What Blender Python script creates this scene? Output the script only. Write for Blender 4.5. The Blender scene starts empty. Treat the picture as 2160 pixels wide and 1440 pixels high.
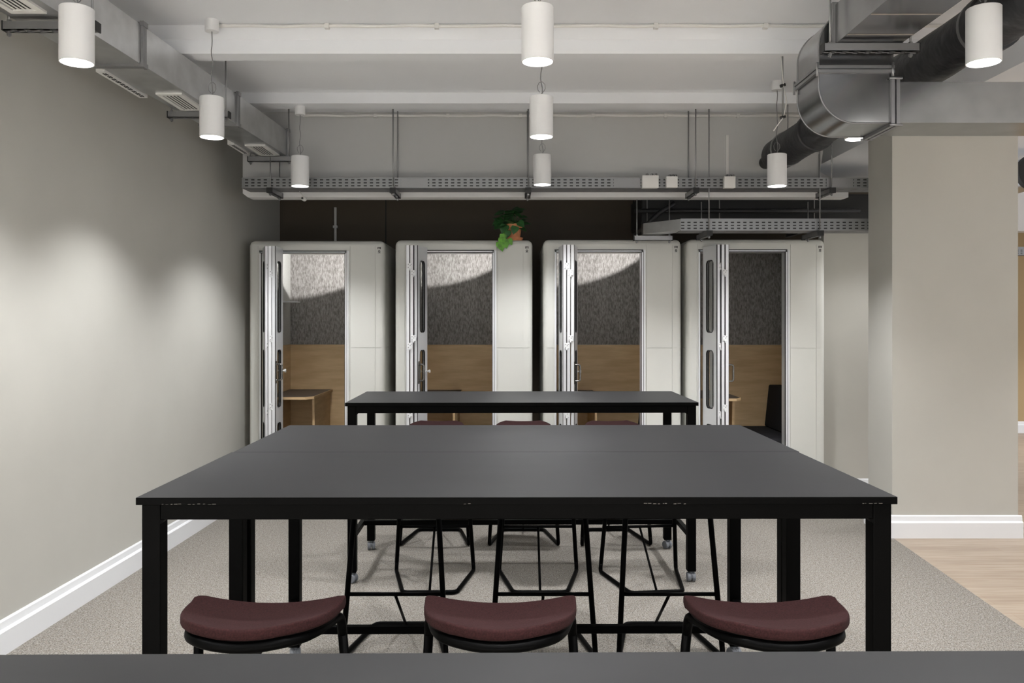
import bpy, bmesh, math, random
from mathutils import Vector, Matrix
random.seed(7)
PI = math.pi
SC = bpy.context.scene
COL = SC.collection
F, CX, HY, CAMZ = 1700.0, 1080.0, 676.0, 1.525      # focal length, principal point and eye height


def PX(px, Y):            # X of a pixel column at depth Y
    return (px - CX) * Y / F


def PZ(py, Y):            # Z of a pixel row at depth Y
    return CAMZ - (py - HY) * Y / F


# ------------------------------------------------------------------ materials
def srgb(r, g, b):
    f = lambda c: (c / 255 / 12.92) if c / 255 <= 0.04045 else ((c / 255 + 0.055) / 1.095) ** 2.4
    return (f(r), f(g), f(b), 1)


def mat(name, col, rough=0.5, metal=0.0, spec=0.5, emit=None, es=0.0, noise=None, bump=None, trans=0.0, coat=0.0):
    m = bpy.data.materials.new(name)
    m.use_nodes = True
    nt = m.node_tree
    p = nt.nodes['Principled BSDF']
    p.inputs['Base Color'].default_value = col
    p.inputs['Roughness'].default_value = rough
    p.inputs['Metallic'].default_value = metal
    p.inputs['Specular IOR Level'].default_value = spec
    p.inputs['Transmission Weight'].default_value = trans
    p.inputs['Coat Weight'].default_value = coat
    if emit:
        p.inputs['Emission Color'].default_value = emit
        p.inputs['Emission Strength'].default_value = es
    tc = None
    if noise or bump:
        tc = nt.nodes.new('ShaderNodeTexCoord')
    if noise:
        scale, amount, stretch = noise
        mp = nt.nodes.new('ShaderNodeMapping')
        mp.inputs['Scale'].default_value = stretch
        nt.links.new(tc.outputs['Object'], mp.inputs[0])
        n = nt.nodes.new('ShaderNodeTexNoise')
        n.inputs['Scale'].default_value = scale
        n.inputs['Detail'].default_value = 4
        nt.links.new(mp.outputs[0], n.inputs['Vector'])
        r = nt.nodes.new('ShaderNodeValToRGB')
        r.color_ramp.elements[0].position = 0.3
        r.color_ramp.elements[1].position = 0.7
        r.color_ramp.elements[0].color = tuple(c * (1 - amount) for c in col[:3]) + (1,)
        r.color_ramp.elements[1].color = tuple(min(1, c * (1 + amount)) for c in col[:3]) + (1,)
        nt.links.new(n.outputs['Fac'], r.inputs[0])
        nt.links.new(r.outputs[0], p.inputs['Base Color'])
    if bump:
        scale, dist = bump
        n2 = nt.nodes.new('ShaderNodeTexNoise')
        n2.inputs['Scale'].default_value = scale
        n2.inputs['Detail'].default_value = 3
        nt.links.new(tc.outputs['Object'], n2.inputs['Vector'])
        b = nt.nodes.new('ShaderNodeBump')
        b.inputs['Strength'].default_value = 0.5
        b.inputs['Distance'].default_value = dist
        nt.links.new(n2.outputs['Fac'], b.inputs['Height'])
        nt.links.new(b.outputs[0], p.inputs['Normal'])
    return m


def carpet_mat():
    m = bpy.data.materials.new('carpet')
    m.use_nodes = True
    nt = m.node_tree
    N, L = nt.nodes, nt.links
    p = N['Principled BSDF']
    p.inputs['Roughness'].default_value = 0.95
    p.inputs['Specular IOR Level'].default_value = 0.1
    tc = N.new('ShaderNodeTexCoord')
    n1 = N.new('ShaderNodeTexNoise')
    n1.inputs['Scale'].default_value = 150
    n1.inputs['Detail'].default_value = 3
    n1.inputs['Roughness'].default_value = 0.7
    L.new(tc.outputs['Object'], n1.inputs['Vector'])
    r1 = N.new('ShaderNodeValToRGB')
    e = r1.color_ramp.elements
    e[0].position, e[0].color = 0.34, (0.045, 0.041, 0.036, 1)
    e[1].position, e[1].color = 0.66, (0.40, 0.38, 0.345, 1)
    k = e.new(0.46)
    k.color = (0.215, 0.202, 0.182, 1)
    L.new(n1.outputs['Fac'], r1.inputs[0])
    n2 = N.new('ShaderNodeTexNoise')
    n2.inputs['Scale'].default_value = 45
    n2.inputs['Detail'].default_value = 3
    L.new(tc.outputs['Object'], n2.inputs['Vector'])
    r2 = N.new('ShaderNodeValToRGB')
    r2.color_ramp.elements[0].position, r2.color_ramp.elements[0].color = 0.35, (0.84, 0.80, 0.77, 1)
    r2.color_ramp.elements[1].position, r2.color_ramp.elements[1].color = 0.65, (1, 1, 1, 1)
    L.new(n2.outputs['Fac'], r2.inputs[0])
    mx = N.new('ShaderNodeMix')
    mx.data_type = 'RGBA'
    mx.blend_type = 'MULTIPLY'
    mx.inputs[0].default_value = 1
    L.new(r1.outputs[0], mx.inputs[6])
    L.new(r2.outputs[0], mx.inputs[7])
    L.new(mx.outputs[2], p.inputs['Base Color'])
    b = N.new('ShaderNodeBump')
    b.inputs['Distance'].default_value = 0.004
    b.inputs['Strength'].default_value = 0.6
    L.new(n1.outputs['Fac'], b.inputs['Height'])
    L.new(b.outputs[0], p.inputs['Normal'])
    return m


def wood_floor_mat():
    m = bpy.data.materials.new('oak_floor')
    m.use_nodes = True
    nt = m.node_tree
    N, L = nt.nodes, nt.links
    p = N['Principled BSDF']
    p.inputs['Roughness'].default_value = 0.45
    tc = N.new('ShaderNodeTexCoord')
    br = N.new('ShaderNodeTexBrick')
    br.inputs['Scale'].default_value = 1.0
    br.inputs['Brick Width'].default_value = 1.3
    br.inputs['Row Height'].default_value = 0.14
    br.inputs['Mortar Size'].default_value = 0.0015
    br.inputs['Color1'].default_value = (0.42, 0.35, 0.28, 1)
    br.inputs['Color2'].default_value = (0.36, 0.29, 0.225, 1)
    br.inputs['Mortar'].default_value = (0.35, 0.25, 0.17, 1)
    L.new(tc.outputs['Object'], br.inputs['Vector'])
    mp = N.new('ShaderNodeMapping')
    mp.inputs['Scale'].default_value = (1.2, 14, 1)
    L.new(tc.outputs['Object'], mp.inputs[0])
    n = N.new('ShaderNodeTexNoise')
    n.inputs['Scale'].default_value = 2.5
    n.inputs['Detail'].default_value = 6
    L.new(mp.outputs[0], n.inputs['Vector'])
    r = N.new('ShaderNodeValToRGB')
    r.color_ramp.elements[0].position, r.color_ramp.elements[0].color = 0.3, (0.78, 0.73, 0.68, 1)
    r.color_ramp.elements[1].position, r.color_ramp.elements[1].color = 0.65, (1, 1, 1, 1)
    L.new(n.outputs['Fac'], r.inputs[0])
    mx = N.new('ShaderNodeMix')
    mx.data_type = 'RGBA'
    mx.blend_type = 'MULTIPLY'
    mx.inputs[0].default_value = 1
    L.new(br.outputs['Color'], mx.inputs[6])
    L.new(r.outputs[0], mx.inputs[7])
    L.new(mx.outputs[2], p.inputs['Base Color'])
    return m


def perforated_mat(name, col, pitch_x, pitch_z, z0, z1):
    """Galvanised sheet with rows of slotted holes, in the object's own coordinates."""
    m = bpy.data.materials.new(name)
    m.use_nodes = True
    nt = m.node_tree
    N, L = nt.nodes, nt.links
    p = N['Principled BSDF']
    p.inputs['Metallic'].default_value = 0.75
    p.inputs['Roughness'].default_value = 0.42
    tc = N.new('ShaderNodeTexCoord')
    sp = N.new('ShaderNodeSeparateXYZ')
    L.new(tc.outputs['Object'], sp.inputs[0])

    def math_(op, a, b=None, c=None):
        q = N.new('ShaderNodeMath')
        q.operation = op
        for i, v in enumerate((a, b, c)):
            if v is None:
                continue
            if isinstance(v, (int, float)):
                q.inputs[i].default_value = v
            else:
                L.new(v, q.inputs[i])
        return q.outputs[0]
    fx = math_('ABSOLUTE', math_('SUBTRACT', math_('FRACT', math_('DIVIDE', sp.outputs[0], pitch_x)), 0.5))
    fz = math_('ABSOLUTE', math_('SUBTRACT', math_('FRACT', math_('DIVIDE', math_('SUBTRACT', sp.outputs[2], z0), pitch_z)), 0.5))
    a = math_('LESS_THAN', fx, 0.26)
    b = math_('LESS_THAN', fz, 0.20)
    c = math_('MULTIPLY', math_('GREATER_THAN', sp.outputs[2], z0), math_('LESS_THAN', sp.outputs[2], z1))
    k = math_('MULTIPLY', math_('MULTIPLY', a, b), c)
    mx = N.new('ShaderNodeMix')
    mx.data_type = 'RGBA'
    L.new(k, mx.inputs[0])
    mx.inputs[6].default_value = col
    mx.inputs[7].default_value = (0.012, 0.012, 0.011, 1)
    L.new(mx.outputs[2], p.inputs['Base Color'])
    L.new(math_('SUBTRACT', 0.75, math_('MULTIPLY', k, 0.75)), p.inputs['Metallic'])
    return m


def felt_mat():
    m = bpy.data.materials.new('felt')
    m.use_nodes = True
    nt = m.node_tree
    N, L = nt.nodes, nt.links
    p = N['Principled BSDF']
    p.inputs['Roughness'].default_value = 0.95
    p.inputs['Specular IOR Level'].default_value = 0.1
    tc = N.new('ShaderNodeTexCoord')
    mp = N.new('ShaderNodeMapping')
    mp.inputs['Scale'].default_value = (1, 1, 0.35)
    L.new(tc.outputs['Object'], mp.inputs[0])
    n = N.new('ShaderNodeTexNoise')
    n.inputs['Scale'].default_value = 95
    n.inputs['Detail'].default_value = 4
    L.new(mp.outputs[0], n.inputs['Vector'])
    r = N.new('ShaderNodeValToRGB')
    e = r.color_ramp.elements
    e[0].position, e[0].color = 0.32, (0.165, 0.155, 0.147, 1)
    e[1].position, e[1].color = 0.68, (0.37, 0.355, 0.345, 1)
    L.new(n.outputs['Fac'], r.inputs[0])
    L.new(r.outputs[0], p.inputs['Base Color'])
    return m


def maple_mat():
    m = bpy.data.materials.new('maple_veneer')
    m.use_nodes = True
    nt = m.node_tree
    N, L = nt.nodes, nt.links
    p = N['Principled BSDF']
    p.inputs['Roughness'].default_value = 0.5
    tc = N.new('ShaderNodeTexCoord')
    mp = N.new('ShaderNodeMapping')
    mp.inputs['Scale'].default_value = (1.3, 1.3, 9)
    L.new(tc.outputs['Object'], mp.inputs[0])
    n = N.new('ShaderNodeTexNoise')
    n.inputs['Scale'].default_value = 3
    n.inputs['Detail'].default_value = 6
    L.new(mp.outputs[0], n.inputs['Vector'])
    r = N.new('ShaderNodeValToRGB')
    e = r.color_ramp.elements
    e[0].position, e[0].color = 0.3, (0.56, 0.385, 0.205, 1)
    e[1].position, e[1].color = 0.7, (0.70, 0.51, 0.29, 1)
    L.new(n.outputs['Fac'], r.inputs[0])
    L.new(r.outputs[0], p.inputs['Base Color'])
    return m


M = {}
M['wall'] = mat('greige_paint', (0.52, 0.51, 0.468, 1), 0.85, spec=0.2, noise=(3, 0.02, (1, 1, 1)))
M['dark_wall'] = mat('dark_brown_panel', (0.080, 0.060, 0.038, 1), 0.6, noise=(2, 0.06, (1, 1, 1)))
M['tan_wall'] = mat('tan_paint', (0.46, 0.34, 0.19, 1), 0.85, spec=0.2)
M['white'] = mat('white_paint', (0.80, 0.79, 0.78, 1), 0.6)
M['bulkhead'] = mat('warm_grey_paint', (0.55, 0.55, 0.54, 1), 0.85, spec=0.2, noise=(1.2, 0.03, (1, 1, 1)))
M['ceiling'] = mat('ceiling_paint', (0.89, 0.905, 0.93, 1), 0.9, spec=0.1, noise=(1.5, 0.015, (1, 1, 1)))
M['skirting'] = mat('skirting_white', (0.82, 0.83, 0.85, 1), 0.35)
M['carpet'] = carpet_mat()
M['oak'] = wood_floor_mat()
M['table_top'] = mat('black_laminate', (0.018, 0.018, 0.0192, 1), 0.47, spec=0.27, noise=(4, 0.08, (1, 3, 1)))
M['black_metal'] = mat('black_powder_coat', (0.0012, 0.0012, 0.0012, 1), 0.42, spec=0.03)
M['seat'] = mat('burgundy_wool', (0.023, 0.0078, 0.0080, 1), 0.95, spec=0.15, noise=(260, 0.45, (1, 1, 1)), bump=(350, 0.001))
M['pod'] = mat('pod_white', (0.70, 0.70, 0.66, 1), 0.38)
M['pod_frame'] = mat('pod_frame_aluminium', (0.80, 0.81, 0.83, 1), 0.35, metal=0.25)
M['gasket'] = mat('black_gasket', (0.015, 0.015, 0.015, 1), 0.6)
M['felt'] = felt_mat()
M['felt_light'] = mat('light_felt', (0.55, 0.55, 0.53, 1), 0.95, spec=0.1, noise=(120, 0.1, (1, 1, 1)))
M['maple'] = maple_mat()
M['desk'] = mat('desk_laminate', (0.06, 0.048, 0.042, 1), 0.45)
M['upholstery'] = mat('charcoal_upholstery', (0.022, 0.022, 0.025, 1), 0.9, spec=0.2)
M['glass'] = mat('clear_glass', (0.96, 0.98, 0.97, 1), 0.02, trans=1.0)
M['hinge'] = mat('white_hinge', (0.85, 0.86, 0.87, 1), 0.35)
M['steel'] = mat('galvanised_steel', (0.57, 0.575, 0.58, 1), 0.28, metal=1.0, noise=(9, 0.10, (1, 1, 1)))
M['shaded_steel'] = mat('shaded_galvanised_steel', (0.33, 0.335, 0.34, 1), 0.25, metal=1.0, noise=(6, 0.12, (1, 1, 1)))  # same galvanised metal, darkened to stand for the elbow's dim reflections
M['strut'] = mat('galvanised_strut', (0.30, 0.30, 0.305, 1), 0.42, metal=0.8)
M['rod'] = mat('threaded_steel', (0.30, 0.30, 0.30, 1), 0.4, metal=0.8)
M['rubber'] = mat('black_rubber', (0.016, 0.016, 0.018, 1), 0.45, spec=0.5, bump=(7, 0.03))
M['lamp'] = mat('lamp_white', (0.78, 0.78, 0.78, 1), 0.5)
M['glow'] = mat('lamp_glow', (1, 1, 1, 1), 0.5, emit=(1, 0.97, 0.93, 1), es=9.0)
M['plastic'] = mat('white_plastic', (0.74, 0.73, 0.70, 1), 0.45)
M['cable'] = mat('grey_cable', (0.20, 0.20, 0.20, 1), 0.5)
M['clay'] = mat('terracotta', (0.72, 0.30, 0.14, 1), 0.85, noise=(30, 0.12, (1, 1, 1)))
M['soil'] = mat('soil', (0.03, 0.02, 0.014, 1), 0.95)
M['leaf'] = mat('ivy_leaf', (0.030, 0.115, 0.028, 1), 0.40, noise=(16, 0.45, (1, 1, 1)))
M['leaf_light'] = mat('young_leaf', (0.10, 0.32, 0.016, 1), 0.40, noise=(22, 0.6, (1, 1, 1)))
M['dark_unit'] = mat('black_sheet', (0.010, 0.010, 0.010, 1), 0.55)
M['chip'] = mat('bare_chipboard', (0.10, 0.09, 0.08, 1), 0.8)
M['slot'] = mat('slot_shadow_gap', (0.02, 0.02, 0.02, 1), 0.8)
M['print'] = mat('dark_print', (0.05, 0.05, 0.05, 1), 0.6)
M['chrome'] = mat('dark_chrome', (0.22, 0.21, 0.20, 1), 0.25, metal=1.0)
M['caster'] = mat('grey_caster', (0.16, 0.17, 0.19, 1), 0.45)
M['tray'] = perforated_mat('perforated_tray', (0.28, 0.285, 0.29, 1), 0.047, 0.0225, 0.006, 0.0735)
M['tray_dark'] = mat('tray_underside', (0.25, 0.25, 0.255, 1), 0.5, metal=0.7)


# ------------------------------------------------------------------ mesh helpers
def box(bm, x0, x1, y0, y1, z0, z1, bev=0.0, seg=2):
    vs = [bm.verts.new((x, y, z)) for x in (x0, x1) for y in (y0, y1) for z in (z0, z1)]
    fs = []
    for a in ((0, 1, 3, 2), (4, 6, 7, 5), (0, 4, 5, 1), (2, 3, 7, 6), (0, 2, 6, 4), (1, 5, 7, 3)):
        fs.append(bm.faces.new([vs[i] for i in a]))
    if bev:
        es = list({e for f in fs for e in f.edges})
        bmesh.ops.bevel(bm, geom=es, offset=bev, segments=seg, profile=0.5, affect='EDGES', clamp_overlap=True)
    return vs


def prism(bm, pts, axis, a0, a1):
    """Extrude a closed 2D outline along an axis. axis 'y': pts are (x,z); 'x': (y,z); 'z': (x,y)."""
    def P(p, a):
        if axis == 'y':
            return (p[0], a, p[1])
        if axis == 'x':
            return (a, p[0], p[1])
        return (p[0], p[1], a)
    lo = [bm.verts.new(P(p, a0)) for p in pts]
    hi = [bm.verts.new(P(p, a1)) for p in pts]
    n = len(pts)
    bm.faces.new(lo)
    bm.faces.new(hi[::-1])
    for i in range(n):
        bm.faces.new((lo[i], hi[i], hi[(i + 1) % n], lo[(i + 1) % n]))
    bmesh.ops.recalc_face_normals(bm, faces=bm.faces[:])


def fillet(pts, r, n=5):
    """Round the inner corners of a polyline."""
    P = [Vector(p) for p in pts]
    out = [P[0]]
    for i in range(1, len(P) - 1):
        a, b, c = P[i - 1], P[i], P[i + 1]
        d1, d2 = (a - b), (c - b)
        l = min(r, d1.length * 0.45, d2.length * 0.45)
        p0, p2 = b + d1.normalized() * l, b + d2.normalized() * l
        for k in range(n + 1):
            t = k / n
            out.append(p0 * (1 - t) ** 2 + b * 2 * t * (1 - t) + p2 * t * t)
    out.append(P[-1])
    return out


def tube(bm, pts, r, n=10, cap=True):
    P = [Vector(p) for p in pts]
    rr = r if isinstance(r, (list, tuple)) else [r] * len(P)
    T = []
    for i in range(len(P)):
        a = P[max(0, i - 1)]
        b = P[min(len(P) - 1, i + 1)]
        T.append((b - a).normalized())
    u = T[0].orthogonal().normalized()
    rings = []
    for i in range(len(P)):
        u = (u - T[i] * u.dot(T[i]))
        u = u.normalized() if u.length > 1e-6 else T[i].orthogonal().normalized()
        w = T[i].cross(u)
        rings.append([bm.verts.new(P[i] + (u * math.cos(2 * PI * k / n) + w * math.sin(2 * PI * k / n)) * rr[i]) for k in range(n)])
    for i in range(len(P) - 1):
        for k in range(n):
            f = bm.faces.new((rings[i][k], rings[i][(k + 1) % n], rings[i + 1][(k + 1) % n], rings[i + 1][k]))
            f.smooth = True
    if cap:
        bm.faces.new(rings[0][::-1])
        bm.faces.new(rings[-1])


def lathe(bm, prof, n=32, center=(0, 0, 0), axis='z'):
    """Revolve a profile of (radius, height)."""
    rings = []
    for (r, h) in prof:
        ring = []
        for k in range(n):
            a = 2 * PI * k / n
            x, y, z = r * math.cos(a), r * math.sin(a), h
            if axis == 'x':
                x, y, z = h, r * math.cos(a), r * math.sin(a)
            elif axis == 'y':
                x, y, z = r * math.cos(a), h, r * math.sin(a)
            ring.append(bm.verts.new((x + center[0], y + center[1], z + center[2])))
        rings.append(ring)
    for i in range(len(rings) - 1):
        for k in range(n):
            bm.faces.new((rings[i][k], rings[i][(k + 1) % n], rings[i + 1][(k + 1) % n], rings[i + 1][k]))
    if prof[0][0] > 1e-5:
        bm.faces.new(rings[0][::-1])
    if prof[-1][0] > 1e-5:
        bm.faces.new(rings[-1])
    bmesh.ops.remove_doubles(bm, verts=bm.verts[:], dist=1e-6)
    bmesh.ops.recalc_face_normals(bm, faces=bm.faces[:])


def obj(name, bm, m, parent=None, smooth=None, **props):
    bmesh.ops.recalc_face_normals(bm, faces=bm.faces[:])
    me = bpy.data.meshes.new(name)
    bm.to_mesh(me)
    bm.free()
    for mm in (m if isinstance(m, (list, tuple)) else [m]):
        me.materials.append(mm)
    if smooth is not None:
        for f in me.polygons:
            f.use_smooth = True
        me.set_sharp_from_angle(angle=math.radians(smooth))
    o = bpy.data.objects.new(name, me)
    COL.objects.link(o)
    if parent:
        o.parent = parent
    for k, v in props.items():
        o[k] = v
    return o


def NB():
    return bmesh.new()


def thing(name, label, cat, loc=(0, 0, 0), rotz=0.0, group=None):
    o = bpy.data.objects.new(name, None)
    COL.objects.link(o)
    o.empty_display_size = 0.1
    o.location = loc
    o.rotation_euler = (0, 0, rotz)
    o['label'] = label
    o['category'] = cat
    if group:
        o['group'] = group
    return o


def tag(o, label, cat, group=None):
    o['label'] = label
    o['category'] = cat
    if group:
        o['group'] = group
    return o


def structure(name, bm, m, smooth=None):
    return obj(name, bm, m, None, smooth, kind='structure')


def copy_tree(o, parent=None):
    c = o.copy()
    COL.objects.link(c)
    if parent:
        c.parent = parent
    for ch in list(o.children):
        copy_tree(ch, c)
    return c


def dup(root, loc, rotz, label):
    c = copy_tree(root)
    c.location = loc
    c.rotation_euler = (0, 0, rotz)
    c['label'] = label
    return c


def boolean_cut(name, bm_body, cutters, m, parent=None, smooth=35):
    a = obj(name, bm_body, m)
    made = []
    for k, bc in enumerate(cutters):
        c = obj('cutter', bc, m)
        made.append(c)
        md = a.modifiers.new('cut%d' % k, 'BOOLEAN')
        md.operation = 'DIFFERENCE'
        md.solver = 'EXACT'
        md.object = c
    bpy.context.view_layer.update()
    dg = bpy.context.evaluated_depsgraph_get()
    me = bpy.data.meshes.new_from_object(a.evaluated_get(dg))
    a.modifiers.clear()
    old = a.data
    a.data = me
    bpy.data.meshes.remove(old)
    me.name = name
    for c in made:
        d = c.data
        bpy.data.objects.remove(c)
        bpy.data.meshes.remove(d)
    for f in me.polygons:
        f.use_smooth = True
    me.set_sharp_from_angle(angle=math.radians(smooth))
    if parent:
        a.parent = parent
    return a


def rrect(x0, x1, z0, z1, r, n=4):
    pts = []
    for (cx, cz, a0) in ((x1 - r, z1 - r, 0), (x0 + r, z1 - r, 90), (x0 + r, z0 + r, 180), (x1 - r, z0 + r, 270)):
        for k in range(n + 1):
            a = math.radians(a0 + 90 * k / n)
            pts.append((cx + r * math.cos(a), cz + r * math.sin(a)))
    return pts


# ------------------------------------------------------------------ the room
S = 1.07                       # scale of everything overhead along its line of sight
ZC = 1.525 + 1.525 * S         # ceiling height
YB = 7.82                      # rear wall
YBH = 5.90 * S                 # bulkhead face


def XW(Y):                     # left wall
    return -2.335 + 0.02 * (Y - 3.67)


def XE(Y):                     # edge between carpet and oak floor
    return 2.674 + 0.083 * (Y - 5.65)


b = NB()
pts = [(XW(-3) - 0.1, -3), (XE(-3), -3), (XE(YB), YB), (XW(YB) - 0.1, YB)]
prism(b, pts, 'z', -0.08, 0.0)
structure('floor', b, M['carpet'])
b = NB()
prism(b, [(XE(-3), -3), (9, -3), (9, 11.2), (XE(YB), 11.2), (XE(YB), YB)], 'z', -0.08, 0.0)
structure('floor_oak', b, M['oak'])
b = NB()
prism(b, [(XW(-3), -3), (XW(YB + 0.1), YB + 0.1), (XW(YB) - 0.15, YB + 0.1), (XW(-3) - 0.15, -3)], 'z', 0, ZC)
structure('wall_left', b, M['wall'])
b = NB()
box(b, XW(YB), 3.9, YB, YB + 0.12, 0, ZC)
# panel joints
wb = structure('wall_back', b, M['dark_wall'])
for i, px in enumerate((814, 1336)):
    b = NB()
    x = PX(px, YB)
    box(b, x - 0.004, x + 0.004, YB - 0.004, YB - 0.0005, 2.0, ZC)
    structure('trim_%d' % (i + 1), b, M['slot'])
b = NB()
box(b, 2.70, 3.9, 6.98, 7.10, 0, 2.50)
structure('wall_alcove', b, M['wall'])
b = NB()
box(b, -3.0, 9, -3, 11.2, ZC, ZC + 0.1)
structure('ceiling', b, M['ceiling'])
# cross beams with a splayed upper edge
b = NB()
prism(b, [(4.452, ZC), (4.511, 3.098), (4.511, 3.0187), (4.634, 3.0187), (4.634, ZC)], 'x', -2.3, 2.66)
structure('trim_3', b, M['ceiling'])
b = NB()
prism(b, [(5.767, ZC), (5.767, 3.0787), (5.922, 3.0787), (5.922, ZC)], 'x', -2.28, 2.66)
structure('trim_4', b, M['ceiling'])
# beam above the column
b = NB()
box(b, 2.66, 3.57, -2, 7.8, 2.87, ZC)
structure('trim_5', b, M['ceiling'])
# bulkhead
zb = PZ(416, YBH)
xl, xr = PX(512, YBH), PX(1735, YBH)
b = NB()
prism(b, [(xl, ZC), (xl, zb + 0.03), (xl + 0.04, zb), (xr + 0.2, zb), (xr + 0.2, zb + 0.07), (xr - 0.02, zb + 0.2), (xr + 0.05, ZC)], 'y', YBH, YBH + 0.14)
structure('wall_bulkhead', b, M['bulkhead'])
b = NB()
prism(b, [(xl + 0.002, zb + 0.075), (xl + 0.002, zb + 0.03), (xl + 0.042, zb - 0.001), (xr + 0.2, zb - 0.001), (xr + 0.2, zb + 0.045), (xr + 0.1, zb + 0.075)], 'y', YBH - 0.006, YBH + 0.1)
structure('trim_7', b, M['white'])
# column
XC0, XC1, YC0, YC1 = 2.675, 3.56, 5.67, 6.05
b = NB()
box(b, XC0, XC1, YC0, YC1, 0, 2.87)
structure('wall_column', b, M['wall'])


def skirt_profile(bm, p0, p1, nrm, t=0.024):
    """Stepped skirting between two floor points; nrm points into the room."""
    p0, p1, n = Vector((*p0, 0)), Vector((*p1, 0)), Vector((*nrm, 0))
    prof = [(0, 0), (t, 0), (t, 0.108), (t - 0.006, 0.116), (0.012, 0.118), (0.009, 0.150), (0.004, 0.158), (0, 0.158)]
    A = [bm.verts.new(p0 + n * q[0] + Vector((0, 0, q[1]))) for q in prof]
    B = [bm.verts.new(p1 + n * q[0] + Vector((0, 0, q[1]))) for q in prof]
    k = len(prof)
    for i in range(k):
        bm.faces.new((A[i], A[(i + 1) % k], B[(i + 1) % k], B[i]))
    bm.faces.new(A[::-1])
    bm.faces.new(B)


b = NB()
skirt_profile(b, (XW(-3), -3), (XW(YB), YB), (1, 0))
structure('baseboard_left', b, M['skirting'])
b = NB()
skirt_profile(b, (XC0 - 0.024, YC0), (XC1 + 0.024, YC0), (0, -1))
skirt_profile(b, (XC0, YC0 - 0.0), (XC0, YC1 + 0.024), (-1, 0))
skirt_profile(b, (XC1, YC0 - 0.0), (XC1, YC1 + 0.024), (1, 0))
structure('baseboard_column', b, M['skirting'])
b = NB()
skirt_profile(b, (2.70, 6.98), (3.9, 6.98), (0, -1))
structure('baseboard_alcove', b, M['skirting'])
# the far side of the building, seen past the column
b = NB()
box(b, 4.6, 9, 10.95, 11.1, 0, ZC)
structure('wall_far', b, M['tan_wall'])
b = NB()
skirt_profile(b, (4.6, 10.95), (9, 10.95), (0, -1))
structure('baseboard_far', b, M['skirting'])
b = NB()
box(b, 5.3, 9, 10.2, 10.4, PZ(487, 10.2), PZ(397, 10.2) + 0.6)
structure('trim_6', b, M['white'])
# conduits on the ceiling
for i, (y0, zz, xa, xb_, rr) in enumerate(((4.434, ZC - 0.011, -1.62, 2.6, 0.010), (YBH - 0.014, ZC - 0.03, PX(640, YBH), PX(1735, YBH) - 0.1, 0.011))):
    b = NB()
    n = 24
    tube(b, [(xa + (xb_ - xa) * k / n, y0, zz + 0.003 * math.sin(k * 2.3)) for k in range(n + 1)], rr, 8)
    for k in range(1, 7):
        x = xa + (xb_ - xa) * k / 7
        box(b, x - 0.012, x + 0.012, y0 - 0.016, y0 + 0.014, zz - 0.016, zz + 0.011)
    o = obj('conduit', b, M['plastic'], smooth=40)
    tag(o, ('white cable conduit clipped along the ceiling just before the nearer beam', 'white cable conduit clipped along the top of the bulkhead above the cable tray')[i], 'conduit')
# vertical pipe on the dark wall and on the bulkhead
b = NB()
x = PX(708, YB)
tube(b, [(x, YB - 0.015, 2.1), (x, YB - 0.015, 2.62)], 0.013, 10)
box(b, x - 0.02, x + 0.02, YB - 0.03, YB - 0.001, 2.42, 2.445)
tag(obj('wall_pipe', b, M['plastic'], smooth=40), 'thin white vertical pipe on the dark brown wall above the first booth', 'pipe')
b = NB()
x = PX(1533, YBH)
box(b, x - 0.011, x + 0.011, YBH - 0.016, YBH - 0.001, PZ(372, YBH), PZ(286, YBH))
tag(obj('cable_trunking', b, M['plastic']), 'short white vertical trunking on the bulkhead above the third junction box', 'trunking')


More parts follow.
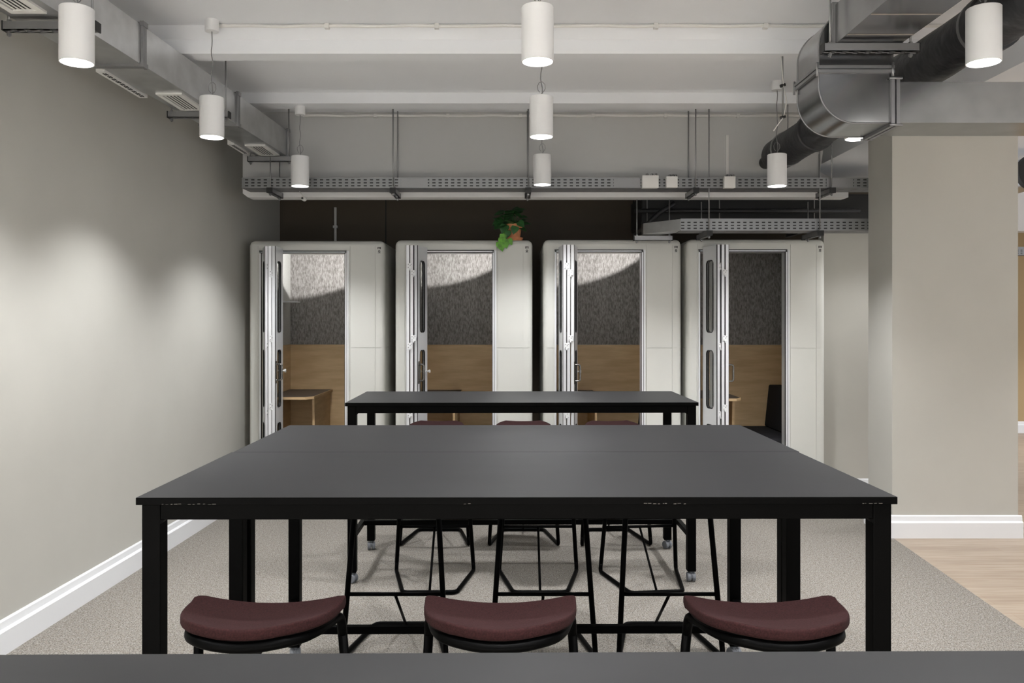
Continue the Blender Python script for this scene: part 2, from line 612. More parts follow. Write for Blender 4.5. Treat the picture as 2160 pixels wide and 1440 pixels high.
# ------------------------------------------------------------------ tables
def make_table(loc, rotz, label, casters_turned=0.0, W=2.05, D=0.75):
    t = thing('bar_table', label, 'table', loc, rotz, 'black bar-height tables in a line')
    b = NB()
    box(b, -W / 2, W / 2, 0, D, 1.030, 1.050, 0.0008, 1)
    b.normal_update()
    for f in b.faces:
        f.material_index = 0 if f.normal.z > 0.9 else 1
    obj('table_top', b, [M['table_top'], M['black_metal']], t)
    e, LG = 0.011, 0.05
    x0, x1, y0, y1 = -W / 2 + e, W / 2 - e, e, D - e
    b = NB()
    zt, z_ = 1.030, 0.988
    for (a0, a1, c0, c1) in ((x0 + LG, x1 - LG, y0, y0 + 0.03), (x0 + LG, x1 - LG, y1 - 0.03, y1), (x0, x0 + 0.03, y0 + LG, y1 - LG), (x1 - 0.03, x1, y0 + LG, y1 - LG)):
        box(b, a0, a1, c0, c1, z_, zt, 0.002, 1)
    for sx in (-1, 1):                          # welded corner gussets
        for yy in (y0, y1 - 0.03):
            xx = x0 + LG if sx < 0 else x1 - LG
            prism(b, [(xx, z_), (xx, z_ - 0.012), (xx + (-sx) * 0.012, z_)], 'y', yy, yy + 0.03)
    obj('apron', b, M['black_metal'], t)
    for i, (lx, ly) in enumerate(((x0, y0), (x1 - LG, y0), (x0, y1 - LG), (x1 - LG, y1 - LG))):
        b = NB()
        box(b, lx, lx + LG, ly, ly + LG, 0.062, 1.030, 0.003, 2)
        lg = obj('leg', b, M['black_metal'], t)
        c = NB()
        cx, cy = lx + LG / 2, ly + LG / 2
        ang = casters_turned if i == 0 else (0.25 * (i - 1))
        R = Matrix.Rotation(ang, 4, 'Z')
        bb = NB()
        lathe(bb, [(0.0, 0.064), (0.010, 0.064), (0.010, 0.046), (0.014, 0.046), (0.014, 0.040), (0.0, 0.040)], 12)
        for s in (-1, 1):
            lathe(bb, [(0.0, s * 0.006), (0.026, s * 0.006), (0.027, s * 0.009), (0.027, s * 0.020), (0.024, s * 0.024), (0.0, s * 0.024)], 20, (0, 0, 0.027), 'x')
        box(bb, -0.006, 0.006, -0.024, 0.014, 0.02, 0.05, 0.003, 1)
        bmesh.ops.transform(bb, matrix=Matrix.Translation((cx, cy, 0)) @ R, verts=bb.verts[:])
        obj('caster', bb, M['caster'], lg, 40, label='grey twin-wheel caster')
        c.free()
    zs = 0.265
    for xx in (x0 + 0.01, x1 - 0.04):
        b = NB()
        box(b, xx, xx + 0.03, y0 + LG, y1 - LG, zs - 0.015, zs + 0.015, 0.002, 1)
        obj('side_stretcher', b, M['black_metal'], t)
    b = NB()
    box(b, x0 + 0.04, x1 - 0.04, D / 2 - 0.015, D / 2 + 0.015, zs - 0.015, zs + 0.015, 0.002, 1)
    obj('footrest_bar', b, M['black_metal'], t)
    return t


R1 = math.radians
make_table((0.10, 1.155 - 0.75, 0), R1(0.55), 'black bar table nearest the camera, only its far edge in view', 0)
mid = make_table((0.015, 2.168, 0), R1(0.3), 'large black bar table in the middle with three maroon stools before its front edge', 0)
make_table((0.017, 2.9195, 0), R1(0.3), 'black bar table joined behind the middle one, its far edge facing the small table', 0.4)
b = NB()
rc = random.Random(3)
for (xa, xb_) in ((-0.955, -0.90), (-0.885, -0.868), (-0.86, -0.815), (-0.145, -0.13), (0.34, 0.40), (0.42, 0.45), (0.93, 0.985)):
    x = xa
    while x < xb_:
        l = rc.uniform(0.003, 0.010)
        z = 1.0312 + rc.uniform(0, 0.0015)
        box(b, x, x + l, -0.0006, 0.002, z, z + rc.uniform(0.0006, 0.0016))
        x += l + rc.uniform(0.001, 0.008)
obj('edge_chips', b, M['chip'], mid, label='pale worn chips along the lower front edge', kind='stuff')
make_table((0.060, 4.672, 0), R1(0.75), 'black bar table standing apart in front of the white booths', 1.2)

# ------------------------------------------------------------------ stools
SW, SY0, SD = 0.197, 0.065, 0.27


def seat_w(v):
    return SW * (1 - 0.36 * v ** 2.9)


def seat_z(x, v):
    return 0.762 + 0.024 * (x / SW) ** 2 + 0.032 * v ** 2


def make_stool(loc, rotz, label):
    t = thing('bar_stool', label, 'stool', loc, rotz, 'sled-base bar stools with maroon seats')

    def slab(bm, top, bot, shrink, bev):
        nu, nv = 18, 10
        G = []
        for side in (top, bot):
            g = []
            for j in range(nv + 1):
                v = j / nv
                row = []
                for i in range(nu + 1):
                    u = -1 + 2 * i / nu
                    w = seat_w(v) - shrink
                    x = u * w
                    bow = 0.030 * (u * u) * (v ** 3)            # rounded user-side edge
                    y = SY0 + shrink + (SD - 2 * shrink) * v - bow
                    row.append(bm.verts.new((x, y, seat_z(x, v) + side)))
                g.append(row)
            G.append(g)
        for g, fl in zip(G, (False, True)):
            for j in range(nv):
                for i in range(nu):
                    q = (g[j][i], g[j][i + 1], g[j + 1][i + 1], g[j + 1][i])
                    bm.faces.new(q[::-1] if fl else q)
        A, B = G
        ring = [(0, i) for i in range(nu + 1)] + [(j, nu) for j in range(1, nv + 1)] + [(nv, i) for i in range(nu - 1, -1, -1)] + [(j, 0) for j in range(nv - 1, 0, -1)]
        rim = []
        for k in range(len(ring)):
            (j0, i0), (j1, i1) = ring[k], ring[(k + 1) % len(ring)]
            bm.faces.new((A[j0][i0], B[j0][i0], B[j1][i1], A[j1][i1]))
            rim.append((A[j0][i0], A[j1][i1]))
            rim.append((B[j0][i0], B[j1][i1]))
        if bev:
            es = [e for e in (bm.edges.get(p) for p in rim) if e]
            for (j, i) in ((0, 0), (0, nu), (nv, 0), (nv, nu)):
                es.append(bm.edges.get((A[j][i], B[j][i])))
            bmesh.ops.bevel(bm, geom=es, offset=bev, segments=4, profile=0.5, affect='EDGES', clamp_overlap=True)
    b = NB()
    slab(b, 0.014, -0.014, 0.0, 0.009)
    obj('seat_cushion', b, M['seat'], t, 50)
    b = NB()
    slab(b, -0.012, -0.021, 0.010, 0)
    obj('seat_shell', b, M['black_metal'], t, 40)
    # frame
    foot = lambda s: Vector((s * 0.234, 0.0, 0.0135))
    top = lambda s: Vector((s * 0.186, SY0 + 0.022, seat_z(0.186, 0.05) - 0.032))
    at = lambda s, k: foot(s) + (top(s) - foot(s)) * k
    rail = [at(-1, 0.93), top(-1)]
    for v in (0.3, 0.55, 0.78):
        rail.append(Vector((-(seat_w(v) - 0.018 * (1 + 0.6 * v)), SY0 + SD * v, seat_z(seat_w(v), v) - 0.032)))
    for u in (-0.82, -0.45, 0, 0.45, 0.82):
        v = 1.0
        x = u * (seat_w(1) - 0.008)
        rail.append(Vector((x, SY0 + SD - 0.006 - 0.028 * u * u, seat_z(x, v) - 0.032)))
    for v in (0.78, 0.55, 0.3):
        rail.append(Vector(((seat_w(v) - 0.018 * (1 + 0.6 * v)), SY0 + SD * v, seat_z(seat_w(v), v) - 0.032)))
    rail += [top(1), at(1, 0.93)]
    b = NB()
    tube(b, fillet(rail, 0.05, 4), 0.0125, 12)
    obj('seat_rail', b, M['black_metal'], t)
    for s in (-1, 1):
        b = NB()
        tube(b, [at(s, 0.07), at(s, 0.93)], 0.0125, 12)
        obj('leg', b, M['black_metal'], t)
    bp = [at(-1, 0.07), foot(-1), Vector((-0.150, 0.40, 0.0135)), Vector((0.150, 0.40, 0.0135)), foot(1), at(1, 0.07)]
    b = NB()
    tube(b, fillet(bp, 0.035, 5), 0.012, 12)
    obj('sled_base', b, M['black_metal'], t)
    k = (0.286 - 0.0135) / (top(1).z - 0.0135)
    b = NB()
    tube(b, [at(-1, k), at(1, k)], 0.009, 10)
    obj('footrest', b, M['black_metal'], t)
    b = NB()
    tube(b, [at(0, k), Vector((0, 0.40, 0.0135))], 0.007, 8)
    obj('brace', b, M['black_metal'], t)
    return t


stool = make_stool((-0.636, 2.205, 0), PI, 'maroon bar stool before the middle table, close to its near left leg')
for (x, y, rz, lab) in (
    (-0.030, 2.205, PI, 'maroon bar stool before the middle table, between the other two with seats fully seen'),
    (0.650, 2.205, PI, 'maroon bar stool before the middle table, close to its near right leg'),
    (-0.530, 3.62, 0, 'black-framed bar stool behind the joined middle table, at its left end'),
    (0.142, 3.62, 0, 'black-framed bar stool behind the joined middle table, at its centre'),
    (0.714, 3.62, 0, 'black-framed bar stool behind the joined middle table, at its right end'),
    (-0.466, 4.885, PI + R1(1), 'bar stool tucked under the near side of the table by the booths, left of three'),
    (0.157, 4.885, PI, 'bar stool tucked under the near side of the table by the booths, middle of three'),
    (0.765, 4.885, PI + R1(6), 'slightly turned bar stool under the near side of the table by the booths'),
    (-0.525, 5.44, 0, 'maroon bar stool between the booths and their table, before the second booth'),
    (0.080, 5.44, 0, 'maroon bar stool between the booths and their table, middle of the three'),
    (0.705, 5.44, R1(2), 'maroon bar stool between the booths and their table, right of the three'),
):
    dup(stool, (x, y, 0), rz, lab)


# ------------------------------------------------------------------ acoustic booths
PW, PD, PH = 1.137, 1.0, 2.192
OX0, OX1, OZ0, OZ1 = 0.095, 0.818, 0.06, 2.100        # door opening


def make_booth(loc, label):
    t = thing('phone_booth', label, 'phone booth', loc, 0, 'row of white acoustic phone booths')
    off = PW / 2
    b = NB()
    box(b, 0, PW, 0, PD, 0.0, PH)
    vert_e, top_e = [], []
    for e in b.edges:
        a, c = e.verts
        if abs(a.co.z - c.co.z) > 1:
            vert_e.append(e)
        elif a.co.z > 1 and c.co.z > 1:
            top_e.append(e)
    bmesh.ops.bevel(b, geom=vert_e + top_e, offset=0.045, segments=5, profile=0.5, affect='EDGES')
    cuts = []

    def cutbox(*a):
        cb = NB()
        box(cb, *a)
        cuts.append(cb)
    cutbox(0.085, 1.095, 0.085, PD - 0.065, 0.055, 2.150)
    cutbox(OX0, OX1, -0.1, 0.2, OZ0, OZ1)
    g = 0.0035                                     # shadow-gap joints
    gd = 0.006
    zs, zc = 1.300, 2.160
    for z in (zs, zc):
        for (a0, a1, c0, c1) in ((-0.1, OX0 - 0.004, -0.1, gd), (OX1 + 0.024, PW + 0.1, -0.1, gd), (PW - gd, PW + 0.1, 0.05, PD - 0.05), (-0.1, gd, 0.05, PD - 0.05)):
            if z == zc and c1 == gd:
                continue
            cutbox(a0, a1, c0, c1, z - g / 2, z + g / 2)
    cutbox(0.04, PW - 0.04, -0.1, gd, zc - g / 2, zc + g / 2)
    for x in (0.082, OX1 + 0.030, PW - 0.078):
        cutbox(x - 0.0015, x + 0.0015, -0.1, 0.005, 0.05, zc - 0.012)
    sh = boolean_cut('shell', b, cuts, M['pod'], t)
    sh.location = (-off, 0, 0)
    # opening trim
    b = NB()
    w = 0.012
    box(b, OX0, OX0 + w, -0.008, 0.09, OZ0, OZ1)
    box(b, OX1 - w, OX1, -0.008, 0.09, OZ0, OZ1)
    box(b, OX0, OX1, -0.008, 0.09, OZ1 - w, OZ1)
    box(b, OX1, OX1 + 0.020, -0.010, -0.0005, OZ0, OZ1 + 0.004)
    fr = obj('door_frame', b, M['pod_frame'], t)
    fr.location = (-off, 0, 0)
    b = NB()
    box(b, OX1 - w - 0.003, OX1 - w + 0.001, -0.0095, 0.006, OZ0, OZ1 - w)
    box(b, OX0 + w, OX0 + w + 0.003, -0.0095, 0.006, OZ0, OZ1 - w)
    box(b, OX0, OX1, -0.0095, 0.004, OZ1 - w - 0.002, OZ1 - w + 0.003)
    box(b, OX0 - 0.003, OX1 + 0.003, -0.010, -0.0005, OZ1 + 0.001, OZ1 + 0.0075)
    box(b, OX1 + 0.003, OX1 + 0.006, -0.0115, -0.0095, OZ0, OZ1)
    gk = obj('door_seal', b, M['gasket'], fr)
    # linings
    b = NB()
    box(b, 0.085, 1.095, PD - 0.078, PD - 0.065, 1.300, 2.150)
    o = obj('felt_back_panel', b, M['felt'], t)
    o.location = (-off, 0, 0)
    b = NB()
    box(b, 0.085, 0.098, 0.085, PD - 0.078, 1.300, 2.150)
    box(b, 1.082, 1.095, 0.085, PD - 0.078, 1.300, 2.150)
    o = obj('felt_side_panel', b, M['felt_light'], t)
    o.location = (-off, 0, 0)
    b = NB()
    box(b, 0.085, 1.095, PD - 0.080, PD - 0.065, 0.055, 1.298)
    box(b, 0.085, 0.100, 0.085, PD - 0.080, 0.055, 1.298)
    box(b, 1.080, 1.095, 0.085, PD - 0.080, 0.055, 1.298)
    o = obj('wood_wall_panel', b, M['maple'], t)
    o.location = (-off, 0, 0)
    # desk with its side support
    b = NB()
    prism(b, [(0.100, 0.13), (0.440, 0.13), (0.495, 0.20), (0.495, PD - 0.080), (0.100, PD - 0.080)], 'z', 0.855, 0.875)
    dk = obj('desk_top', b, M['desk'], t)
    dk.location = (-off, 0, 0)
    b = NB()
    prism(b, [(0.100, 0.127), (0.441, 0.127), (0.498, 0.199), (0.498, PD - 0.080), (0.494, PD - 0.080), (0.494, 0.2005), (0.4395, 0.131), (0.100, 0.131)], 'z', 0.853, 0.8755)
    obj('edge_band', b, M['maple'], dk)
    b = NB()
    prism(b, [(PD - 0.085, 0.055), (PD - 0.085, 0.855), (0.30, 0.855), (0.36, 0.055)], 'x', 0.455, 0.475)
    o = obj('desk_support', b, M['maple'], t)
    o.location = (-off, 0, 0)
    # bench
    b = NB()
    box(b, 0.655, 1.080, 0.10, PD - 0.085, 0.40, 0.545, 0.018, 3)
    o = obj('bench_seat', b, M['upholstery'], t, 40)
    o.location = (-off, 0, 0)
    b = NB()
    box(b, 0.69, 1.080, 0.12, PD - 0.085, 0.055, 0.40)
    o = obj('bench_base', b, M['maple'], t)
    o.location = (-off, 0, 0)
    b = NB()
    prism(b, [(0.915, 0.548), (0.955, 0.930), (1.080, 0.930), (1.080, 0.548)], 'y', 0.15, PD - 0.10)
    bmesh.ops.bevel(b, geom=b.edges[:], offset=0.012, segments=3, profile=0.5, affect='EDGES')
    o = obj('bench_backrest', b, M['upholstery'], t, 40)
    o.location = (-off, 0, 0)
    # unseen black plate over the inside lamp, added to absorb its upward light
    b = NB()
    box(b, 0.45, 0.95, 0.09, 0.42, 2.138, 2.150, 0.003, 1)
    o = obj('lamp_light_absorber', b, M['gasket'], t)
    o.location = (-off, 0, 0)
    # two small printed marks near the upper right corner
    b = NB()
    x = PW - 0.078 + 0.018
    for k in range(3):
        box(b, x + k * 0.0105, x + k * 0.0105 + 0.006, -0.0012, 0.004, 2.120, 2.137)
    box(b, x, x + 0.027, -0.0012, 0.004, 2.1345, 2.138)
    for k in range(10):
        a = 2 * PI * k / 10
        cx_, cz_ = x + 0.0135 + 0.007 * math.cos(a), 2.103 + 0.006 * math.sin(a)
        box(b, cx_ - 0.0026, cx_ + 0.0026, -0.0012, 0.004, cz_ - 0.0026, cz_ + 0.0026)
    box(b, x + 0.002, x + 0.025, -0.0012, 0.004, 2.088, 2.0915)
    box(b, x + 0.011, x + 0.016, -0.0012, 0.004, 2.090, 2.100)
    o = obj('printed_mark', b, M['print'], t)
    o.location = (-off, 0, 0)
    # coat knob on the inside wall
    b = NB()
    lathe(b, [(0.0, 0.035), (0.014, 0.035), (0.016, 0.030), (0.007, 0.022), (0.006, 0.0), (0.0, 0.0)], 14, (0.100, 0.62, 1.075), 'x')
    o = obj('coat_knob', b, M['plastic'], t, 40)
    o.location = (-off, 0, 0)
    return t


LL, LT = 0.232, 0.026


def make_leaf(parent):
    """One leaf of the folding door along -y from its own origin."""
    b = NB()
    box(b, -LT / 2, LT / 2, -LL, 0, 0.07, 2.125)
    cuts = []
    for (z0, z1) in ((0.20, 0.690), (0.822, 1.284), (1.432, 2.006)):
        c = NB()
        prism(c, rrect(-LL + 0.060, -0.060, z0, z1, 0.03), 'x', -0.1, 0.1)
        cuts.append(c)
    lf = boolean_cut('door_leaf', b, cuts, M['pod_frame'], parent)
    for (z0, z1) in ((0.20, 0.690), (0.822, 1.284), (1.432, 2.006)):
        g = NB()
        prism(g, rrect(-LL + 0.058, -0.058, z0 - 0.002, z1 + 0.002, 0.03), 'x', -0.004, 0.004)
        obj('window_pane', g, M['glass'], lf)
    g = NB()
    for (z0, z1) in ((0.20, 0.690), (0.822, 1.284), (1.432, 2.006)):
        out = rrect(-LL + 0.056, -0.056, z0 - 0.004, z1 + 0.004, 0.034)
        inn = rrect(-LL + 0.062, -0.062, z0 + 0.002, z1 - 0.002, 0.028)
        n = len(out)
        for s in (-1, 1):
            for xx in (s * (LT / 2 + 0.0015),):
                A = [g.verts.new((xx, p[0], p[1])) for p in out]
                Bv = [g.verts.new((xx, p[0], p[1])) for p in inn]
                C = [g.verts.new((s * (LT / 2 - 0.009), p[0], p[1])) for p in inn]
                for i in range(n):
                    g.faces.new((A[i], A[(i + 1) % n], Bv[(i + 1) % n], Bv[i]))
                    g.faces.new((Bv[i], Bv[(i + 1) % n], C[(i + 1) % n], C[i]))
    obj('window_seal', g, M['gasket'], lf)
    # aluminium edge profile with a dark groove line each side
    g = NB()
    for s in (-1, 1):
        box(g, s * LT / 2 - 0.0012, s * LT / 2 + 0.0012, -LL - 0.0015, -LL + 0.010, 0.07, 2.1255)
    obj('edge_seal', g, M['gasket'], lf)
    return lf


def hinge_bm(x, z):
    b = NB()
    box(b, x - 0.020, x + 0.020, -LL - 0.007, -LL - 0.0015, z - 0.023, z + 0.023, 0.002, 1)
    tube(b, [(x, -LL - 0.006, z - 0.035), (x, -LL - 0.006, z - 0.022)], 0.005, 8)
    return b


def screws_bm(x, z):
    b = NB()
    for (dx, dz) in ((-0.011, 0.013), (0.004, 0.002), (-0.011, -0.013), (0.012, 0.013)):
        lathe(b, [(0.0, -LL - 0.0085), (0.003, -LL - 0.0085), (0.003, -LL - 0.006), (0.0, -LL - 0.006)], 8, (x + dx, 0, z + dz), 'y')
    return b


booth_specs = [
    # px of left edge, depth, (far1, near1, far3, near3) leaf offsets from the booth's left side
    (524, 6.72, (0.135, 0.222, 0.278, 0.281), 'white phone booth nearest the left wall, its desk in view through the open folding door'),
    (833, 6.66, (0.135, 0.138, 0.257, 0.200), 'white phone booth carrying the potted plant on its roof, second from the left wall'),
    (1146, 6.62, (0.138, 0.160, 0.267, 0.222), 'white phone booth third from the left wall, under the end of the lower cable tray'),
    (1449, 6.60, (0.138, 0.200, 0.262, 0.264), 'unlit white phone booth nearest the column, dark bench visible through its door'),
]
proto_leaf = None
first = None
for bi, (px, Y, (f1, n1, f3, n3), lab) in enumerate(booth_specs):
    xl_ = PX(px, Y)
    loc = (xl_ + PW / 2, Y, 0)
    if first is None:
        first = make_booth(loc, lab)
        bt = first
        base_children = list(first.children)
    else:
        bt = first.copy()
        COL.objects.link(bt)
        bt.location = loc
        bt['label'] = lab
        for ch in base_children:
            copy_tree(ch, bt)
    f2, n2 = (f1 + f3) / 2, (n1 + n3) / 2
    leaves = []
    for li, (f_, n_) in enumerate(((f1, n1), (f2, n2), (f3, n3))):
        if proto_leaf is None:
            proto_leaf = make_leaf(bt)
            lf = proto_leaf
            leaf_children = list(lf.children)
        else:
            lf = proto_leaf.copy()
            COL.objects.link(lf)
            lf.parent = bt
            for ch in leaf_children:
                cc = ch.copy()
                COL.objects.link(cc)
                cc.parent = lf
        lf.location = (f_ - PW / 2, -0.012, 0)
        lf.rotation_euler = (0, 0, math.asin(max(-0.9, min(0.9, (n_ - f_) / LL))))
        leaves.append(lf)
    # hinge plates bridging neighbouring leaves, staggered
    for (li, z) in ((0, 1.96), (1, 1.905), (1, 1.385), (0, 1.325), (1, 0.84), (0, 0.785)):
        dx = (n2 - n1) / 2
        o = obj('hinge', hinge_bm(dx, z), M['hinge'], leaves[li], label='white hinge plate')
        for v in o.data.vertices:
            pass
        s = screws_bm(dx, z)
        for f in s.faces:
            f.material_index = 1
        # screws stay in the hinge's own mesh
        tmp = bmesh.new()
        tmp.from_mesh(o.data)
        m2 = bpy.data.meshes.new('tmp')
        s.to_mesh(m2)
        s.free()
        tmp.from_mesh(m2)
        bpy.data.meshes.remove(m2)
        tmp.to_mesh(o.data)
        tmp.free()
        o.data.materials.append(M['print'])
    # pull handle and thumb turn on the last leaf
    hs = 1
    b = NB()
    hx = LT / 2
    tube(b, fillet([(hx - 0.002, -LL + 0.03, 1.175), (hx + 0.045, -LL + 0.03, 1.175), (hx + 0.045, -LL + 0.03, 1.045), (hx - 0.002, -LL + 0.03, 1.045)], 0.018, 5), 0.007, 10)
    box(b, hx - 0.001, hx + 0.004, -LL + 0.018, -LL + 0.042, 1.02, 1.20, 0.001, 1)
    obj('pull_handle', b, M['chrome'], leaves[2], 40, label='dark metal pull handle')
    b = NB()
    lathe(b, [(0.0, 0.0), (0.006, 0.0), (0.006, 0.022), (0.013, 0.024), (0.013, 0.034), (0.0, 0.034)], 12, (LT / 2, -0.03, 1.11), 'x')
    obj('thumb_turn', b, M['plastic'], leaves[2], 40, label='white thumb turn')
    if bi == 0:
        b = NB()
        box(b, 0.098, 0.235, 0.55, 0.75, 1.69, 1.70, 0.002, 1)
        o = obj('small_shelf', b, M['pod_frame'], bt)
        o.location = (-PW / 2, 0, 0)
    if bi < 3:
        ld = bpy.data.lights.new('booth_lamp_light', 'SPOT')
        ld.energy = 34
        ld.color = (1, 0.98, 0.95)
        ld.spot_size = R1(120)
        ld.spot_blend = 0.10
        ld.shadow_soft_size = 0.01
        lo = bpy.data.objects.new('booth_lamp_light', ld)
        COL.objects.link(lo)
        lo.parent = bt
        p = Vector((0.74 - PW / 2, 0.14, 2.125))
        lo.location = p
        m_, n_ = Vector((-0.257, 0.932, -0.253)), Vector((-0.274, 0.181, 0.945))
        ph = R1(58 if bi else 52)
        lo.rotation_euler = (m_ * math.cos(ph) + n_ * math.sin(ph)).to_track_quat('-Z', 'Y').to_euler()

# ------------------------------------------------------------------ potted plant on the second booth
pc = Vector((PX(1085, 6.80), 6.80, PH))
t = thing('potted_plant', 'trailing green plant in a terracotta pot on the second booth roof', 'plant', pc)
b = NB()
lathe(b, [(0.0, 0.012), (0.045, 0.012), (0.060, 0.112), (0.068, 0.112), (0.070, 0.145), (0.060, 0.145), (0.056, 0.125), (0.0, 0.125)], 28)
obj('pot', b, M['clay'], t, 40)
b = NB()
lathe(b, [(0.0, 0.0), (0.062, 0.0), (0.074, 0.030), (0.068, 0.030), (0.058, 0.010), (0.0, 0.010)], 28)
obj('saucer', b, M['clay'], t, 40)
b = NB()
lathe(b, [(0.0, 0.134), (0.030, 0.132), (0.056, 0.128)], 20)
obj('soil', b, M['soil'], t, 60)


def leaf_geo(bm, tip, d, up, L_, mi=0):
    """A heart-shaped leaf folded along its midrib."""
    d = d.normalized()
    s = d.cross(up).normalized()
    n = s.cross(d).normalized()
    prof = [(0.0, 0.05), (0.10, 0.36), (0.30, 0.47), (0.52, 0.40), (0.75, 0.22), (1.0, 0.0)]
    mid = [bm.verts.new(tip + d * L_ * a - n * L_ * 0.18 * a * a) for a, w in prof]
    for sg in (-1, 1):
        side = [bm.verts.new(tip + d * L_ * (a - (0.10 if i == 1 else 0)) + s * sg * L_ * w + n * L_ * (0.10 * w - 0.18 * a * a)) for i, (a, w) in enumerate(prof[:-1])]
        for i in range(len(prof) - 2):
            q = (mid[i], mid[i + 1], side[i + 1], side[i])
            f = bm.faces.new(q if sg > 0 else q[::-1])
            f.material_index = mi
            f.smooth = True
        q = (mid[-2], mid[-1], side[-1])
        f = bm.faces.new(q if sg > 0 else q[::-1])
        f.material_index = mi
        f.smooth = True


rnd = random.Random(11)
b = NB()
st = NB()
for k in range(38):
    a = rnd.uniform(0, 2 * PI)
    rr = rnd.uniform(0.01, 0.085)
    h = rnd.uniform(0.15, 0.285) - (0.4 * rr)
    base = Vector((rr * math.cos(a) - 0.035, rr * math.sin(a) * 0.8, h))
    d = Vector((math.cos(a) * 1.0, math.sin(a) * 1.0 - 0.35, rnd.uniform(-0.7, 0.5)))
    leaf_geo(b, base, d, Vector((rnd.uniform(-0.3, 0.3), -0.5, 1)), rnd.uniform(0.07, 0.105))
    tube(st, [(rnd.uniform(-0.02, 0.02), rnd.uniform(-0.02, 0.02), 0.12), tuple(base * 0.6 + Vector((0, 0, 0.06))), tuple(base)], 0.0018, 5)
# leaves over the pot's front, and vines hanging over the booth's edge
for (x, y, z, L_, dx, dz) in ((0.010, -0.085, 0.120, 0.075, -0.3, -1.0), (0.035, -0.075, 0.160, 0.070, 0.6, -0.6), (-0.075, -0.06, 0.135, 0.085, -0.4, -1.0), (-0.055, -0.09, 0.085, 0.075, -0.2, -1)):
    leaf_geo(b, Vector((x, y, z)), Vector((dx, -0.35, dz)), Vector((0, -1, 0.35)), L_)
fol = obj('foliage', b, [M['leaf']], t)
obj('stem', st, M['leaf'], fol)
b = NB()
vine = [(-0.04, -0.05, 0.12), (-0.09, -0.11, 0.06), (-0.10, -0.165, 0.0), (-0.095, -0.178, -0.05), (-0.095, -0.182, -0.09)]
tube(b, vine, 0.002, 6)
for (x, y, z, L_, dx, dz) in ((-0.095, -0.150, 0.050, 0.065, 0.1, -1), (-0.105, -0.178, 0.018, 0.070, 0.15, -1), (-0.080, -0.180, -0.002, 0.075, 0.25, -1), (-0.118, -0.186, -0.015, 0.088, 0.25, -1), (-0.050, -0.170, 0.005, 0.060, 0.5, -0.8)):
    leaf_geo(b, Vector((x, y, z)), Vector((dx, -0.15, dz)), Vector((0, -1, 0.1)), L_)
obj('hanging_vine', b, M['leaf_light'], t, label='bright green vine hanging over the booth edge')

# ------------------------------------------------------------------ pendant lamps
LR, LH = 0.064, 0.217


def make_pendant(x, y, z, zceil, label, energy=50.0, beam=118):
    t = thing('pendant_lamp', label, 'pendant lamp', (x, y, z), 0, 'white cylinder pendant lamps')
    b = NB()
    lathe(b, [(0.0, LH - 0.004), (0.0, LH), (LR - 0.002, LH), (LR, LH - 0.002), (LR, 0.0), (LR - 0.004, 0.0), (LR - 0.004, 0.030), (0.0, 0.030)], 40)
    obj('lamp_body', b, M['lamp'], t, 40)
    b = NB()
    lathe(b, [(0.0, 0.004), (LR - 0.0045, 0.004), (LR - 0.0045, 0.010), (0.0, 0.010)], 40)
    obj('diffuser', b, M['glow'], t, 40, label='glowing round diffuser')
    top = zceil - z
    b = NB()
    lathe(b, [(0.0, top - 0.062), (0.036, top - 0.062), (0.037, top - 0.060), (0.037, top), (0.0, top)], 24)
    obj('canopy', b, M['lamp'], t, 40)
    b = NB()
    n = 14
    pts = [(0.006 * math.sin(k * 1.1) * (0.3 + 0.7 * (1 - k / n)), 0.004 * math.cos(k * 1.7), LH + (top - 0.06 - LH) * k / n) for k in range(n + 1)]
    pts[0] = (0, 0, LH - 0.004)
    pts[-1] = (0, 0, top - 0.058)
    tube(b, pts, 0.0028, 6)
    # the slack of the cable looped by the lamp's top
    lp = [(0.0, 0.0, LH + 0.02)] + [(0.022 * math.sin(a), 0.004, LH + 0.055 - 0.030 * math.cos(a)) for a in (0.5, 1.3, 2.1, 2.9, 3.7, 4.5, 5.3, 5.9)]
    tube(b, lp, 0.0018, 5)
    obj('cable', b, M['cable'], t, 60)
    ld = bpy.data.lights.new('pendant_light', 'SPOT')
    ld.energy = energy
    ld.color = (0.985, 0.99, 1.0)
    ld.spot_size = R1(beam)
    ld.spot_blend = 0.75
    ld.shadow_soft_size = 0.055
    lo = bpy.data.objects.new('pendant_light', ld)
    COL.objects.link(lo)
    lo.parent = t
    lo.location = (0, 0, -0.004)
    return t


lamps = [
    (162, 133, 3.20, 'white cylinder pendant nearest the camera beside the left duct'),
    (447, 290, 4.38, 'white cylinder pendant halfway along the left duct, second in that row'),
    (633, 393, 5.85, 'white cylinder pendant by the far end of the left duct, before the cable tray'),
    (1134, 131, 3.20, 'nearest white cylinder pendant of the middle row above the tables'),
    (1142, 289, 4.38, 'second white cylinder pendant of the middle row, partly lined up below the nearest'),
    (1144, 390, 5.85, 'farthest white cylinder pendant of the middle row, before the cable tray'),
    (2075, 133, 3.20, 'white cylinder pendant before the black insulated pipe at the right'),
    (1808, 293, 4.38, 'white cylinder pendant hidden behind the steel duct elbow, only its glowing underside showing'),
    (1639, 393, 5.50, 'white cylinder pendant under the far end of the black insulated pipe'),
]
ENERGY = 92.0
for (px, py, Y, lab) in lamps:
    zceil = ZC if Y < 5.6 else 3.0787
    make_pendant(PX(px, Y), Y, PZ(py, Y), zceil, lab, ENERGY)
